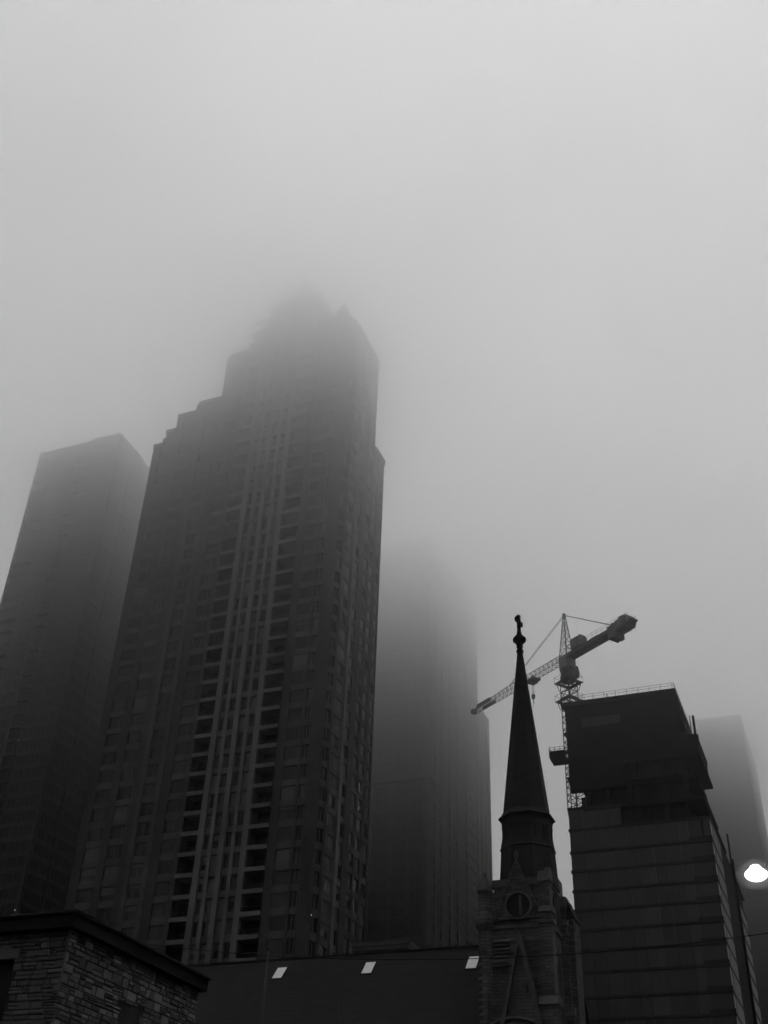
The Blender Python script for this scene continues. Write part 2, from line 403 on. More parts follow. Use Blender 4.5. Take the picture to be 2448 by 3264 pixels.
# ================================================================== low building behind the nave
def low_building():
    t = thing('brick_building', 'low building with a moulded cornice and arched window, just showing over the church roof', 'building', (4.4, 124.9, 0), YAW)
    b = MB(); b.box(-6.2, 0, 0, 12, 0, 34.4); b.build('wall', M['brick'], t)
    c = MB(); c.box(-6.4, .25, -.25, 12.2, 34.42, 34.8); c.box(-6.3, .15, -.12, 12.1, 34.0, 34.4); c.build('cornice', M['ledge'], t)
    for x0, x1 in ((-5.6, -4.7), (-1.9, -1.5), (-.6, 0)):
        MB().box(x0, x1, -.1, .3, 0, 33.95).build('pilaster', M['spandrel'], t)
    for cx in (-3.3,):
        fr = MB(); fr.extr([(cx-1.15, 28), (cx+1.15, 28)] + [(cx+1.15*math.cos(R(a)), 32.6+1.0*math.sin(R(a))) for a in range(0, 181, 15)], -.08, .2)
        w = fr.build('window', M['spandrel'], t)
        pn = MB(); pn.extr([(cx-.95, 28.2), (cx+.95, 28.2)] + [(cx+.95*math.cos(R(a)), 32.6+.8*math.sin(R(a))) for a in range(0, 181, 15)], -.12, .1)
        pn.build('pane', M['g_dark'], w)
    f = MB()
    for x in (1.35, 1.65): f.path([(x, 2.5, 30), (x, 2.5, 34.6), (x+.1, 2.4, 34.85), (x+.22, 2.3, 34.75)], .05)
    f.bar((0, 2.5, 30.5), (1.7, 2.5, 30.5), .08); f.build('vent_pipe', M['pole'], t)
low_building()

# ================================================================== church
def church():
    t = thing('church', 'stone church with cross-topped dark spire and three skylights in its nave roof', 'church', (12.374, 94.19, 0), YAW)
    cx, cy = .34, 2.42
    w = MB(); w.box(-2.1, 2.5, 0, 4.75, 0, 31.7); w.build('tower_wall', M['church'], t)
    # corner buttresses with weathered offsets
    def buttress(x0, x1, y0, y1, top):
        b = MB(); b.box(x0-.18, x1+.18, y0-.18, y1, 0, 21.9); b.extrx([(y0-.3, 21.9), (y1, 21.9), (y1, 22.6), (y0-.02, 22.6)], x0-.3, x1+.3, 1)
        b.box(x0-.02, x1+.02, y0-.02, y1, 22.6, 28.1); b.extrx([(y0-.14, 28.1), (y1, 28.1), (y1, 28.5), (y0-.14, 28.4)], x0-.1, x1+.14, 1)
        b.box(x0+.03, x1-.03, y0+.04, y1, 28.5, 29.0, 0); b.extrx([(y0-.1, 29.0), (y1, 29.0), (y1, 29.5), (y0+.1, 29.5)], x0-.08, x1+.1, 1)
        b.box(x0+.08, x1-.08, y0+.1, y1, 29.5, top-.9); b.extrx([(y0-.05, top-.9), (y1, top-.9), (y1, top), (y0+.25, top)], x0-.02, x1+.04, 1)
        b.build('buttress', [M['church'], M['church_trim']], t)
    buttress(1.75, 2.75, -.4, .7, 32.4); buttress(2.2, 3.0, 3.9, 5.0, 31.4)
    # turret on the left front corner
    p = MB()
    p.lathe([(0, .62), (25.4, .62), (25.5, .6), (27.9, .58), (28.0, .7), (28.35, .86), (28.75, .86), (28.95, .66), (29.2, .62), (29.4, .55), (30.9, .53), (31.0, .66), (31.2, .68), (31.35, .58)], -2.9, 0.1, 8, R(22.5))
    p.box(-2.7, -2.0, .0, .7, 0, 31.0)
    p.build('turret', M['church'], t)
    c = MB(); c.lathe([(31.35, .6), (32.0, .36), (32.5, .14), (32.62, .13)], -2.9, .1, 8, R(22.5)); c.build('turret_cap', M['church_trim'], t)
    # parapet
    pp = MB(); pp.box(-2.2, 2.55, -.1, .28, 31.6, 31.95); pp.box(-2.2, -1.85, .28, 4.8, 31.6, 31.95); pp.box(2.2, 2.6, .28, 4.8, 31.6, 32.8); pp.box(-1.85, 2.2, 4.45, 4.82, 31.6, 32.2)
    pp.box(-2.28, 2.6, -.18, 4.85, 31.3, 31.6); pp.build('parapet', M['church_trim'], t)
    # gable over the round window
    g = MB(); g.extr([(-1.95, 28.6), (1.85, 28.6), (-.05, 33.1)], -.25, .12, 0)
    for s in (-1, 1):
        g.add([(-.05, -.42, 33.55), (-.05, .2, 33.55), (-.05+s*2.15, .2, 28.55), (-.05+s*2.15, -.42, 28.55), (-.05, -.42, 33.1), (-.05, .2, 33.1), (-.05+s*1.9, .2, 28.5), (-.05+s*1.9, -.42, 28.5)],
              [(0,1,2,3), (4,7,6,5), (0,3,7,4), (1,5,6,2), (0,4,5,1), (3,2,6,7)], 0)
    g.lathe([(33.5, .12), (33.8, .2), (34.0, .22), (34.3, .05)], -.05, -.1, 6, 0, 1)
    g.build('gable', [M['church'], M['church_trim']], t)
    # round window
    rw = MB(); n = 28
    for i in range(n):
        a0, a1 = 2*math.pi*i/n, 2*math.pi*(i+1)/n
        P = lambda a, r, y: (r*math.cos(a), y, 29.68 + r*math.sin(a))
        rw.add([P(a0, 1.0, -.42), P(a1, 1.0, -.42), P(a1, 1.16, -.38), P(a0, 1.16, -.38), P(a0, .97, -.24), P(a1, .97, -.24), P(a0, 1.18, -.2), P(a1, 1.18, -.2)], [(0,1,2,3), (0,4,5,1), (3,2,7,6)])
    rw.box(.1, .28, -.36, -.26, 28.85, 30.5)
    r_ = rw.build('round_window', M['church_trim'], t)
    pn = MB(); pn.extr([(1.0*math.cos(2*math.pi*i/n), 29.68 + 1.0*math.sin(2*math.pi*i/n)) for i in range(n)], -.275, -.25); pn.build('pane', M['louvre'], r_)
    # string courses
    s = MB(); s.box(-2.2, 2.6, -.14, .2, 27.95, 28.25); s.box(2.4, 2.65, -.1, 4.8, 27.95, 28.25); s.box(-2.15, 2.55, -.09, .2, 26.9, 27.02)
    for k in range(9): s.box(-2.12, 2.52, -.045, .1, 21.2+.62*k, 21.26+.62*k)
    s.build('string_course', M['church_trim'], t)
    # belfry louvres left of the porch gable
    lv = MB()
    for k in range(5):
        z = 25.75 + .3*k; lv.extrx([(-.34, z-.08), (0, z+.14), (0, z+.2), (-.34, z-.02)], -2.2, -.78)
    lv.box(-2.4, -.6, -.42, .1, 25.25, 25.5); lv.box(-2.28, -.72, -.3, .1, 25.0, 25.25); lv.build('louvre', M['church_trim'], t)
    # steep gabled hood in front of the tower
    h = MB(); h.extr([(-1.7, 18.5), (1.95, 18.5), (.1, 26.6)], -.62, -.02, 0)
    for sgn, ex in ((-1, -2.2), (1, 2.35)):
        ap = (.1, 27.5)
        h.add([(ap[0], -.9, ap[1]), (ap[0], 0, ap[1]), (ex, 0, 17.9), (ex, -.9, 17.9), (ap[0], -.9, ap[1]-.8), (ap[0], 0, ap[1]-.8), (ex-sgn*.32, 0, 17.8), (ex-sgn*.32, -.9, 17.8)],
              [(0,1,2,3), (4,7,6,5), (0,3,7,4), (1,5,6,2), (0,4,5,1), (3,2,6,7)], 1)
    h.build('hood_gable', [M['church'], M['church_trim']], t)
    q = MB()
    for k in range(7): q.box(-.95+.1*k if k < 3 else -.75, -.35+.05*(k % 2), -.68, -.6, 25.6-.75*k-.62, 25.6-.75*k)
    q.build('quoin', M['ledge'], t)
    sl = MB(); sl.extr([(.47, 22.8), (.69, 22.8), (.69, 23.3), (.58, 23.48), (.47, 23.3)], -.65, -.6); sl.build('slit_window', M['louvre'], t)
    ar = MB()
    for r0, cz in ((2.6, 18.6), (3.2, 18.6)):
        pts = [(-.6+r0*math.cos(R(a)), -.78, cz+r0*.75*math.sin(R(a))) for a in range(20, 165, 8)]
        ar.path(pts, .14, 6)
    ar.build('arch_moulding', M['church_trim'], t)
    # tall lancet on the right flank
    la = MB(); la.extrx([(1.2, 17), (3.2, 17), (3.2, 24.6), (2.2, 26.8), (1.2, 24.6)], 2.45, 2.56); f_ = la.build('lancet_window', M['church_trim'], t)
    lb = MB(); lb.extrx([(1.4, 17), (3.0, 17), (3.0, 24.4), (2.2, 26.3), (1.4, 24.4)], 2.5, 2.59); lb.build('pane', M['louvre'], f_)
    lc = MB(); lc.extrx([(1.5, 28.7), (3.1, 28.7), (3.1, 30.6), (2.3, 31.6), (1.5, 30.6)], 2.45, 2.57); lc.build('lancet_window', M['louvre'], t)
    # flank roof and weathering right of the tower
    fr = MB(); fr.box(2.5, 3.5, 4.3, 6.6, 0, 29.6); fr.extr([(2.5, 29.6), (3.7, 29.6), (2.9, 31.5), (2.5, 31.5)], 4.2, 6.7, 1); fr.build('stair_turret', [M['church'], M['roofing']], t)
    # octagonal belfry stage
    d = MB(); k = 1/math.cos(R(22.5))
    d.lathe([(31.6, 2.58), (32.9, 2.46), (34.7, 2.34), (34.85, 2.34), (34.92, 2.43), (35.02, 2.43), (35.1, 2.37), (35.6, 2.27), (36.1, 2.2), (36.6, 2.2), (36.82, 2.21), (36.88, 2.25), (36.94, 2.25), (37.0, 2.21), (37.4, 2.24), (37.66, 2.36)], cx, cy, 8, R(22.5))
    d.build('belfry', M['spire'], t)
    lu = MB()
    for i in range(8):
        a = R(45*i); ux, uy = math.cos(a), math.sin(a); px, py = -uy, ux
        P = lambda r, s, z: (cx+ux*r+px*s, cy+uy*r+py*s, z)
        for s0 in (-.42, .42):
            lu.add([P(1.9, s0-.06, 35.1), P(2.14, s0-.06, 35.1), P(2.14, s0+.06, 35.1), P(1.9, s0+.06, 35.1), P(1.9, s0-.06, 36.9), P(2.06, s0-.06, 36.9), P(2.06, s0+.06, 36.9), P(1.9, s0+.06, 36.9)],
                   [(0,3,2,1),(4,5,6,7),(0,1,5,4),(1,2,6,5),(2,3,7,6),(3,0,4,7)])
    lu.build('colonnette', M['louvre'], t)
    # spire
    sp = MB(); sp.lathe([(37.58, 2.2), (37.7, 2.52), (37.76, 2.53), (38.0, 2.28), (38.35, 2.06), (46.0, 1.2), (54.4, .26)], cx, cy, 8, R(22.5)); sp.build('spire', M['spire'], t)
    fi = MB(); fi.lathe([(54.3, .27), (54.4, .36), (54.55, .36), (54.65, .27), (54.85, .26), (54.95, .33), (55.08, .33), (55.18, .24), (55.3, .36), (55.45, .42), (55.6, .62), (55.75, .66), (55.95, .6), (56.15, .4), (56.35, .26), (56.6, .22), (57.2, .14)], cx, cy, 12)
    fi.build('finial', M['black'], t, True)
    cr = MB(); cr.box(cx-.16, cx+.16, cy-.16, cy+.16, 57.0, 58.4); cr.box(cx-.18, cx+.18, cy-.58, cy+.58, 57.62, 57.9); cr.box(cx-.17, cx+.17, cy-.17, cy+.17, 58.25, 58.45)
    for y in (-.62, .62): cr.box(cx-.21, cx+.21, cy+y-.13, cy+y+.13, 57.54, 57.98)
    cr.bar((cx-.1, cy, 58.4), (cx-.1, cy, 58.7), .02); c_ = cr.build('cross', M['black'], t)
    # nave and roof
    VR, ZR, SL = 8.5, 29.0, R(47)
    run = 12.5; ze = ZR - run*math.tan(SL); U0, U1 = -44, 2.4
    nv = MB(); nv.box(U0+.3, U1-.3, VR-run+.6, VR+run-.6, 0, ze+.2)
    nv.extrx([(VR-run+.8, ze+.2), (VR+run-.8, ze+.2), (VR, ZR-.5)], U1-.6, U1-.3); nv.extrx([(VR-run+.8, ze+.2), (VR+run-.8, ze+.2), (VR, ZR-.5)], U0+.3, U0+.6)
    nv.build('nave_wall', M['church'], t)
    rf = MB(); th = .25
    rf.extrx([(VR-run, ze), (VR-run, ze-th), (VR, ZR-th), (VR+run, ze-th), (VR+run, ze), (VR, ZR)], U0, U1)
    # slate courses as shallow steps
    nrow = 30
    for i in range(nrow):
        f0 = i/nrow; y0 = VR-run + run*f0; z0 = ze + run*f0*math.tan(SL); y1 = y0 + run/nrow; z1 = z0 + run/nrow*math.tan(SL)
        rf.add([(U0, y0, z0+.02), (U1, y0, z0+.02), (U1, y1, z1+.008), (U0, y1, z1+.008), (U0, y0, z0+.002), (U1, y0, z0+.002)], [(0,1,2,3), (4,5,1,0)])
    rf.box(U0, U1, VR-.14, VR+.14, ZR-.05, ZR+.14, 0)
    rf.build('nave_roof', M['roofing'], t)
    for (u, dv) in SKY:
        y0, y1 = dv; z = lambda y: ZR - (VR-y)*math.tan(SL)
        nrm = Vector((0, -math.sin(SL), math.cos(SL))); w_ = .47
        def slab(mb, x0, x1, ya, yb, h0, h1, mi=0):
            A = [Vector((x0, ya, z(ya))), Vector((x1, ya, z(ya))), Vector((x1, yb, z(yb))), Vector((x0, yb, z(yb)))]
            vs = [p+nrm*h0 for p in A] + [p+nrm*h1 for p in A]
            mb.add(vs, [(0,3,2,1),(4,5,6,7),(0,1,5,4),(1,2,6,5),(2,3,7,6),(3,0,4,7)], mi)
        fr = MB(); e = .07
        slab(fr, u-w_-e, u+w_+e, y0-e, y0, -.02, .1); slab(fr, u-w_-e, u+w_+e, y1, y1+e, -.02, .1); slab(fr, u-w_-e, u-w_, y0, y1, -.02, .1); slab(fr, u+w_, u+w_+e, y0, y1, -.02, .1)
        f = fr.build('skylight', M['black'], t)
        pn = MB(); slab(pn, u-w_+.005, u+w_-.005, y0+.005, y1-.005, 0, .11); pn.build('pane', M['acrylic'], f)
SKY = [(-24.77, (6.46, 7.56)), (-15.91, (6.4, 7.52)), (-6.12, (6.25, 7.42))]
church()

# ================================================================== rubble-stone house at the lower left
def stone_house():
    t = thing('stone_house', 'near building of coursed rubble stone under a dark overhanging eave', 'building', (-7.834, 31.026, 0), YAW)
    H = 9.8; L = 15.0; D = 7.1
    c = MB()
    c.box(-L, 0, .06, D, 0, 4.0); c.box(-L, -.06, .3, D, 4.0, H)
    # mortar skins with openings
    LW = (-3.6, -1.62, 5.0, 9.13); RW = (2.92, 3.97, 5.0, 8.62)
    for a, b, z0, z1 in ((-L, LW[0], 4, H), (LW[1], -.06, 4, H), (LW[0], LW[1], 4, LW[2]), (LW[0], LW[1], LW[3], H)): c.box(a, b, .05, .32, z0, z1)
    for a, b, z0, z1 in ((.05, RW[0], 4, H), (RW[1], D, 4, H), (RW[0], RW[1], 4, RW[2]), (RW[0], RW[1], RW[3], H)): c.box(-.32, -.05, a, b, z0, z1)
    c.build('wall', M['mortar'], t)
    def stones(length, hole, place, mats, name, quoin_at0):
        mb = MB(); z = 4.02
        while z < H-.06:
            h = random.choice((.24, .19, .15, .12, .27, .21)); h = min(h, H-.02-z)
            x = .0
            while x < length-.05:
                w = random.uniform(.16, .46)*(1.15 if h > .2 else 1.0); w = min(w, length-x)
                split = 1 if h < .17 else random.choice((1, 1, 2, 2, 3))
                zz = z
                for k in range(split):
                    hh = h/split
                    g = .012
                    cxm, czm = x+w/2, zz+hh/2
                    if not (hole[0]-.02 < cxm < hole[1]+.02 and hole[2]-.05 < czm < hole[3]+.02):
                        a0, a1 = x+g, x+w-g
                        if hole[2]-.05 < czm < hole[3]+.02:
                            if a0 < hole[0] < a1: a1 = hole[0]
                            if a0 < hole[1] < a1: a0 = hole[1]
                        d = random.uniform(.015, .06); j = lambda: random.uniform(-.009, .009)
                        F = [(a0+j(), zz+g+j()), (a1+j(), zz+g+j()), (a1+j(), zz+hh-g+j()), (a0+j(), zz+hh-g+j())]
                        i_ = .018
                        G = [(F[0][0]+i_, F[0][1]+i_), (F[1][0]-i_, F[1][1]+i_), (F[2][0]-i_, F[2][1]-i_), (F[3][0]+i_, F[3][1]-i_)]
                        if a1-a0 > .06 and hh > .05:
                            B = [(p, -.02) for p in F] + [(p, d*.5) for p in F] + [(p, d+random.uniform(-.008, .008)) for p in G]
                            vs = [place(p[0], p[1], q) for p, q in B]
                            fs = [(8,9,10,11)] + [(4+i, 4+(i+1) % 4, 8+(i+1) % 4, 8+i) for i in range(4)] + [(i, (i+1) % 4, 4+(i+1) % 4, 4+i) for i in range(4)]
                            mb.add(vs, fs, random.choices(range(5), (6, 5, 3, 1.3, 4))[0])
                    zz += hh
                x += w
            z += h
        mb.build(name, mats, t)
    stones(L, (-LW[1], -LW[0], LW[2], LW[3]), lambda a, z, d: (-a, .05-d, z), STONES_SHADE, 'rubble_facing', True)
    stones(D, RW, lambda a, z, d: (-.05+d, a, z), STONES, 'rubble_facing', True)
    # windows
    f = MB(); win_front(f, LW[0], LW[1], LW[2], LW[3], .29, ((LW[0]+LW[1])/2,), .09, .09); w = f.build('window', M['black'], t)
    MB().box(LW[0], LW[1], .24, .28, LW[2], LW[3]).build('pane', M['louvre'], w)
    f = MB(); win_side(f, RW[0], RW[1], RW[2], RW[3], -.29, (), .09, .09); w = f.build('window', M['black'], t)
    MB().box(-.28, -.24, RW[0], RW[1], RW[2], RW[3]).build('pane', M['louvre'], w)
    MB().box(LW[0]-.12, LW[1]+.12, .0, .28, LW[3], LW[3]+.26).build('lintel', STONES_SHADE[3], t)
    # eaves: soffit, fascia, gutter and low hipped roof
    o = .22
    e = MB(); e.box(-L-o, o, -o, D+.03, H, H+.06); e.build('soffit', M['soffit'], t)
    fa = MB(); z0, z1 = H-.03, H+.4
    fa.box(-L-o, o+.03, -o-.03, -o, z0, z1); fa.box(o, o+.03, -o, D+.03, z0, z1); fa.box(-L-o, o, D+.03, D+.06, z0, z1)
    fa.path([(-L-o, -o-.06, z1-.06), (o+.06, -o-.06, z1-.06), (o+.06, D+.05, z1-.06)], .055, 8)
    fa.build('gutter', M['black'], t)
    r = MB(); a, b, c1, d1 = -L-o, o, -o, D+.03
    r.add([(a, c1, H+.38), (b, c1, H+.38), (b, d1, H+.38), (a, d1, H+.38), (a+4, (c1+d1)/2, H+.9), (b-4, (c1+d1)/2, H+.9)], [(0,1,5,4), (1,2,5), (2,3,4,5), (3,0,4), (3,2,1,0)])
    r.build('roof', M['roofing'], t)
stone_house()

# ================================================================== unfinished building
def unfinished():
    t = thing('unfinished_building', 'half-finished high-rise, panel-clad below and bare dark concrete above, with a guard rail on top', 'building', (51.61, 167.217, 0), YAW)
    FL = [0, 5.0, 9.1, 13.2, 17.3, 21.4, 25.5, 29.0, 32.0, 34.95, 37.95, 40.95, 44.5, 47.55, 50.55, 53.5, 56.45, 59.5, 62.5, 66.1, 69.55]
    c = MB(); c.box(-21.6, -.25, .25, 30, 0, 65.9); c.box(-21.6, -13.4, .25, 16, 65.9, 69.45); c.build('core', M['darkcon'], t)
    sl = MB()
    for z in FL[1:]:
        x1 = .12 if z < 66 else (-13.25 if z > 67 else .12)
        sl.box(-21.85, x1, -.16, .5, z-.2, z+.2)
        if z < 67: sl.box(-.5, .13, .5, 12.2, z-.2, z+.2)
    sl.build('slab_edge', M['slabedge'], t)
    # front cladding panels
    n = 0; rest = MB()
    widths = [2.2, 2.3, 2.0, 2.4, 1.6, 2.3, 1.9, 2.2, 1.4, 3.3]; tot = sum(widths); widths = [w*21.7/tot for w in widths]
    for a, b in list(zip(FL, FL[1:]))[::-1]:
        x = -21.72
        for i, w in enumerate(widths):
            x0, x1 = x, x+w; x += w
            if b > 67 and x0 > -13.6: continue
            if b > 67: x1 = min(x1, -13.35)
            if i == 9:
                z0 = a+.75 if a > 30 else a+.2
            else: z0 = a+.2
            mb = MB() if (b > 30 and n < 100) else rest
            mi = 0 if mb is not rest else 0
            y = random.uniform(-.015, .015)
            mb.box(x0+.03, x1-.03, .0+y, .2, z0+.01, b-.21)
            k = random.random()
            if k < .35:                                    # an opening sash within the panel
                sx0 = x0+.25; sx1 = min(x0+1.15, x1-.15); sz0, sz1 = z0+.9, b-.5
                if sz1-sz0 > .4:
                    mb.box(sx0, sx1, -.02+y, .0+y-.002, sz0, sz0+.05, 1); mb.box(sx0, sx1, -.02+y, y-.002, sz1-.05, sz1, 1)
                    mb.box(sx0, sx0+.05, -.02+y, y-.002, sz0+.05, sz1-.05, 1); mb.box(sx1-.05, sx1, -.02+y, y-.002, sz0+.05, sz1-.05, 1)
            if mb is not rest:
                col = M[['g_curtain', 'g_curtain', 'g_curtain2', 'g_curtain', 'g_curtain', 'g_curtain3', 'g_curtain', 'g_curtain', 'g_curtain3', 'g_curtain'][i] if random.random() < .75 else random.choice(['g_curtain', 'g_curtain2'])]
                if i == 9 and 65 < b < 67:
                    mb = MB().box(x0+.03, x0+1.9, 0, .2, z0+.01, b-.21); col = M['g_curtain']
                    q = MB().box(-1.0, -.05, -.03, .2, 63.2, 65.9); o = q.build('cladding_panel', M['beam'], t); o['label'] = 'pale panel at the top right corner'; n += 1
                mb.build('cladding_panel', [col, M['slabedge']], t); n += 1
        if a > 30 and b < 66.2:
            MB().box(-3.4, .1, -.1, .3, a+.2, a+.74).build('vent_louvre', M['louvre'], t)
    struct(rest.build('cladding_panel', [M['g_curtain'], M['slabedge']], t), 'stuff')
    # right flank: glass bays
    for a, b in zip(FL, FL[1:]):
        if a < 24 or b > 67: continue
        MB().box(-.2, .0, .2, 2.2, a+.22, b-.22).build('glass_bay', M['g_curtain2'], t)
        MB().box(-.2, .06, 2.35, 12.0, a+.22, b-.22).build('glass_bay', M['g_side'], t)
        if b < 66: MB().box(-.3, .0, 33.3, 45, a+.9, b+.4).build('glass_bay', M['g_side'], t)
    r = MB(); r.box(-.6, -.35, 12.2, 33, 0, 68.5); r.box(-12, -.35, 33, 46, 0, 69.3); r.box(-12, .1, 32.9, 33.2, 0, 69.5); r.box(-12, -.34, 30, 33, 0, 66)
    r.build('flank_wall', M['darkcon'], t)
    fs = MB()
    for z in FL[6:-1]: fs.box(-.5, .12, 33.2, 45.2, z+.45, z+.85)
    fs.build('slab_edge', M['slabedge'], t)
    # bare concrete storeys
    lv = [69.5, 73.0, 76.9, 80.0, 83.6, 87.5]
    cc = MB(); cc.box(-19.0, -3.2, 2.6, 24, 66, 87.4)
    cc.box(-11.5, -2.6, 1.2, 2.6, 74.4, 80); cc.box(-18.6, -9, 1.3, 2.6, 66, 76)
    cc.build('core_wall', M['darkcon'], t)
    S = [(69.5, -21.3, -.3, -.1, 26), (73.0, -20.2, -.9, .1, 24), (76.9, -20.2, -.05, .3, 15.0), (80.0, -20.2, -.15, .1, 12.2), (83.6, -20.2, -2.3, .2, 17)]
    for z, a, b, y0, y1 in S:
        m = MB(); m.box(max(a, -19.2), b, y0, y1, z-.5, z)
        if z > 72: m.box(-21.15, -19.2, y0+.004, 1.0, z-.497, z-.003)
        m.build('floor_slab', M['darkcon'], t)
    for x in (-18.4, -15.2, -10.6, -6.2, -3.0):
        m = MB(); m.box(x-.35, x+.35, .4, 1.2, 66, 87.0); m.build('column', M['darkcon'], t)
    for y in (6.0, 11.0, 17.0):
        m = MB(); m.box(-3.2, -2.5, y, y+.7, 66, 87.0); m.build('column', M['darkcon'], t)
    # hanging formwork screens close most of the front
    for (a, b, c_, d_, e_, f_) in ((-21.2, -2.5, .0, .14, 82.95, 87.47), (-21.15, -2.4, -.06, .11, 79.4, 83.08), (-21.1, -.3, -.03, .13, 76.3, 79.48), (-21.05, -12, .02, .16, 72.6, 76.38), (-1.0, -.2, .18, 11.5, 76.92, 79.48)):
        MB().box(a, b, c_, d_, e_, f_).build('formwork_screen', M['darkcon'], t)
    MB().box(-20.3, -13.3, 4.2, 4.5, 66, 73).build('formwork_screen', M['darkcon'], t)
    tp = MB(); tp.box(-18.5, -12.05, -.1, -.04, 83.4, 85.0); tp.build('tarpaulin', M['tarp'], t)
    bm = MB(); bm.box(-12.0, -2.5, -.2, .35, 73.3, 74.4); bm.box(-12.0, -11.3, -.15, .35, 69.6, 73.3); bm.box(-3.1, -2.4, -.18, .35, 69.6, 73.3); bm.build('edge_beam', M['concrete'], t)
    rf = MB(); rf.box(-19.3, -2.62, -.45, 18.2, 87.5, 88.15); rf.box(-21.8, -19.3, -.447, 1.1, 87.503, 88.147); rf.box(-19.2, -3.2, .2, 17.6, 86.9, 87.5)
    rf.build('roof_deck', M['darkcon'], t)
    gr = MB(); z = 88.15
    for x in [-21.8 + 1.88*k for k in range(11)]:
        x = min(x, -2.7); gr.bar((x, -.4, z), (x, -.4, z+1.02), .035, 5)
    for zz in (1.0, .55): gr.bar((-21.8, -.4, z+zz), (-2.7, -.4, z+zz), .03, 5); gr.bar((-2.7, -.4, z+zz), (-2.7, 18.1, z+zz), .03, 5)
    for k in range(10): gr.bar((-2.7, -.4+1.85*k, z), (-2.7, -.4+1.85*k, z+1.0), .035, 5)
    gr.build('guard_rail', M['steeldark'], t)
    # brackets at the left edge
    for zt in (87.9, 82.95, 75.1):
        m = MB(); m.extr([(-21.75, zt), (-19.9, zt), (-19.9, zt-2.3), (-20.9, zt-2.2), (-21.2, zt-1.3)], .16, 1.0); m.build('edge_bracket', M['darkcon'], t)
    m = MB(); m.box(-22.15, -19.8, .13, 1.0, 79.5, 79.8); m.build('edge_bracket', M['darkcon'], t)
    # props and posts at the right edge
    po = MB(); po.box(-.55, -.2, .0, .35, 80.0, 83.1); po.build('edge_post', M['darkcon'], t)
    po = MB(); po.box(-.5, -.22, 3.4, 3.7, 80.0, 81.3); po.build('edge_post', M['darkcon'], t)
    po = MB(); po.box(-.7, -.4, 36, 36.4, 69.2, 76.0); po.build('edge_post', M['darkcon'], t)
    po = MB(); po.box(-.7, -.4, 40, 40.4, 69.2, 72.6); po.build('edge_post', M['darkcon'], t)
    # starter bars, props and loose edge boards
    rng = random.Random(3)
    for z, x0, x1 in ((88.15, -18.8, -3.4), (69.5, -12.8, -.6)):
        for k in range(16):
            x = rng.uniform(x0, x1); y = rng.uniform(.6, 14) if z > 80 else rng.uniform(.2, .4); h = rng.uniform(.7, 1.5)
            m = MB()
            for q in range(3): m.bar((x+.09*q, y, z-.05), (x+.09*q+rng.uniform(-.05, .05), y, z+h), .022, 4)
            if z > 80: m.build('starter_bars', M['darkcon'], t)
    for z, zt, xe in ((73.0, 76.4, -1.0), (76.9, 79.5, -.3), (80.0, 83.1, -.5)):
        for k in range(5):
            x = xe - .4 - 2.3*k*rng.uniform(.8, 1.1)
            MB().bar((x, -.02, z), (x, -.02, zt), .06, 6).build('shoring_prop', M['darkcon'], t)
        for k in range(4):
            y = 1.5+2.6*k; hh = rng.uniform(.5, 1.15)
            MB().box(xe-.05, xe+.12, y, y+rng.uniform(.8, 1.9), z, z+hh).build('edge_board', M['darkcon'], t)
    m = MB(); m.box(-16.5, -13.8, 5, 8, 88.15, 89.0); m.box(-9.5, -8.3, 3, 4.4, 88.15, 89.4); m.build('stacked_forms', M['darkcon'], t)
    # loading platform
    lp = MB(); P0, P1 = -2.1, 1.1; X0, X1 = -23.85, -21.2
    lp.box(X0, X1, P0, P1, 77.9, 78.2)
    for k in range(7):
        y = P0+.05 + .45*k; lp.box(X0+.05, X1, y, y+.24, 77.6, 77.9)
    lp.box(X0, X1, P0, P0+.06, 78.2, 78.95); lp.box(X0, X0+.06, P0, P1, 78.2, 78.95)
    for x in (X0+.05, -22.9, -22.0, X1): lp.bar((x, P0+.03, 78.2), (x, P0+.03, 79.6), .04, 5)
    for y in (P0, -1.0, 0, P1): lp.bar((X0+.03, y, 78.2), (X0+.03, y, 79.6), .04, 5)
    for zz in (79.2, 79.6): lp.bar((X0, P0+.03, zz), (X1, P0+.03, zz), .035, 5); lp.bar((X0+.03, P0, zz), (X0+.03, P1, zz), .035, 5)
    lp.box(X1, -20.6, -.6, 1.1, 77.5, 78.1)
    lp.build('loading_platform', M['darkcon'], t)
unfinished()

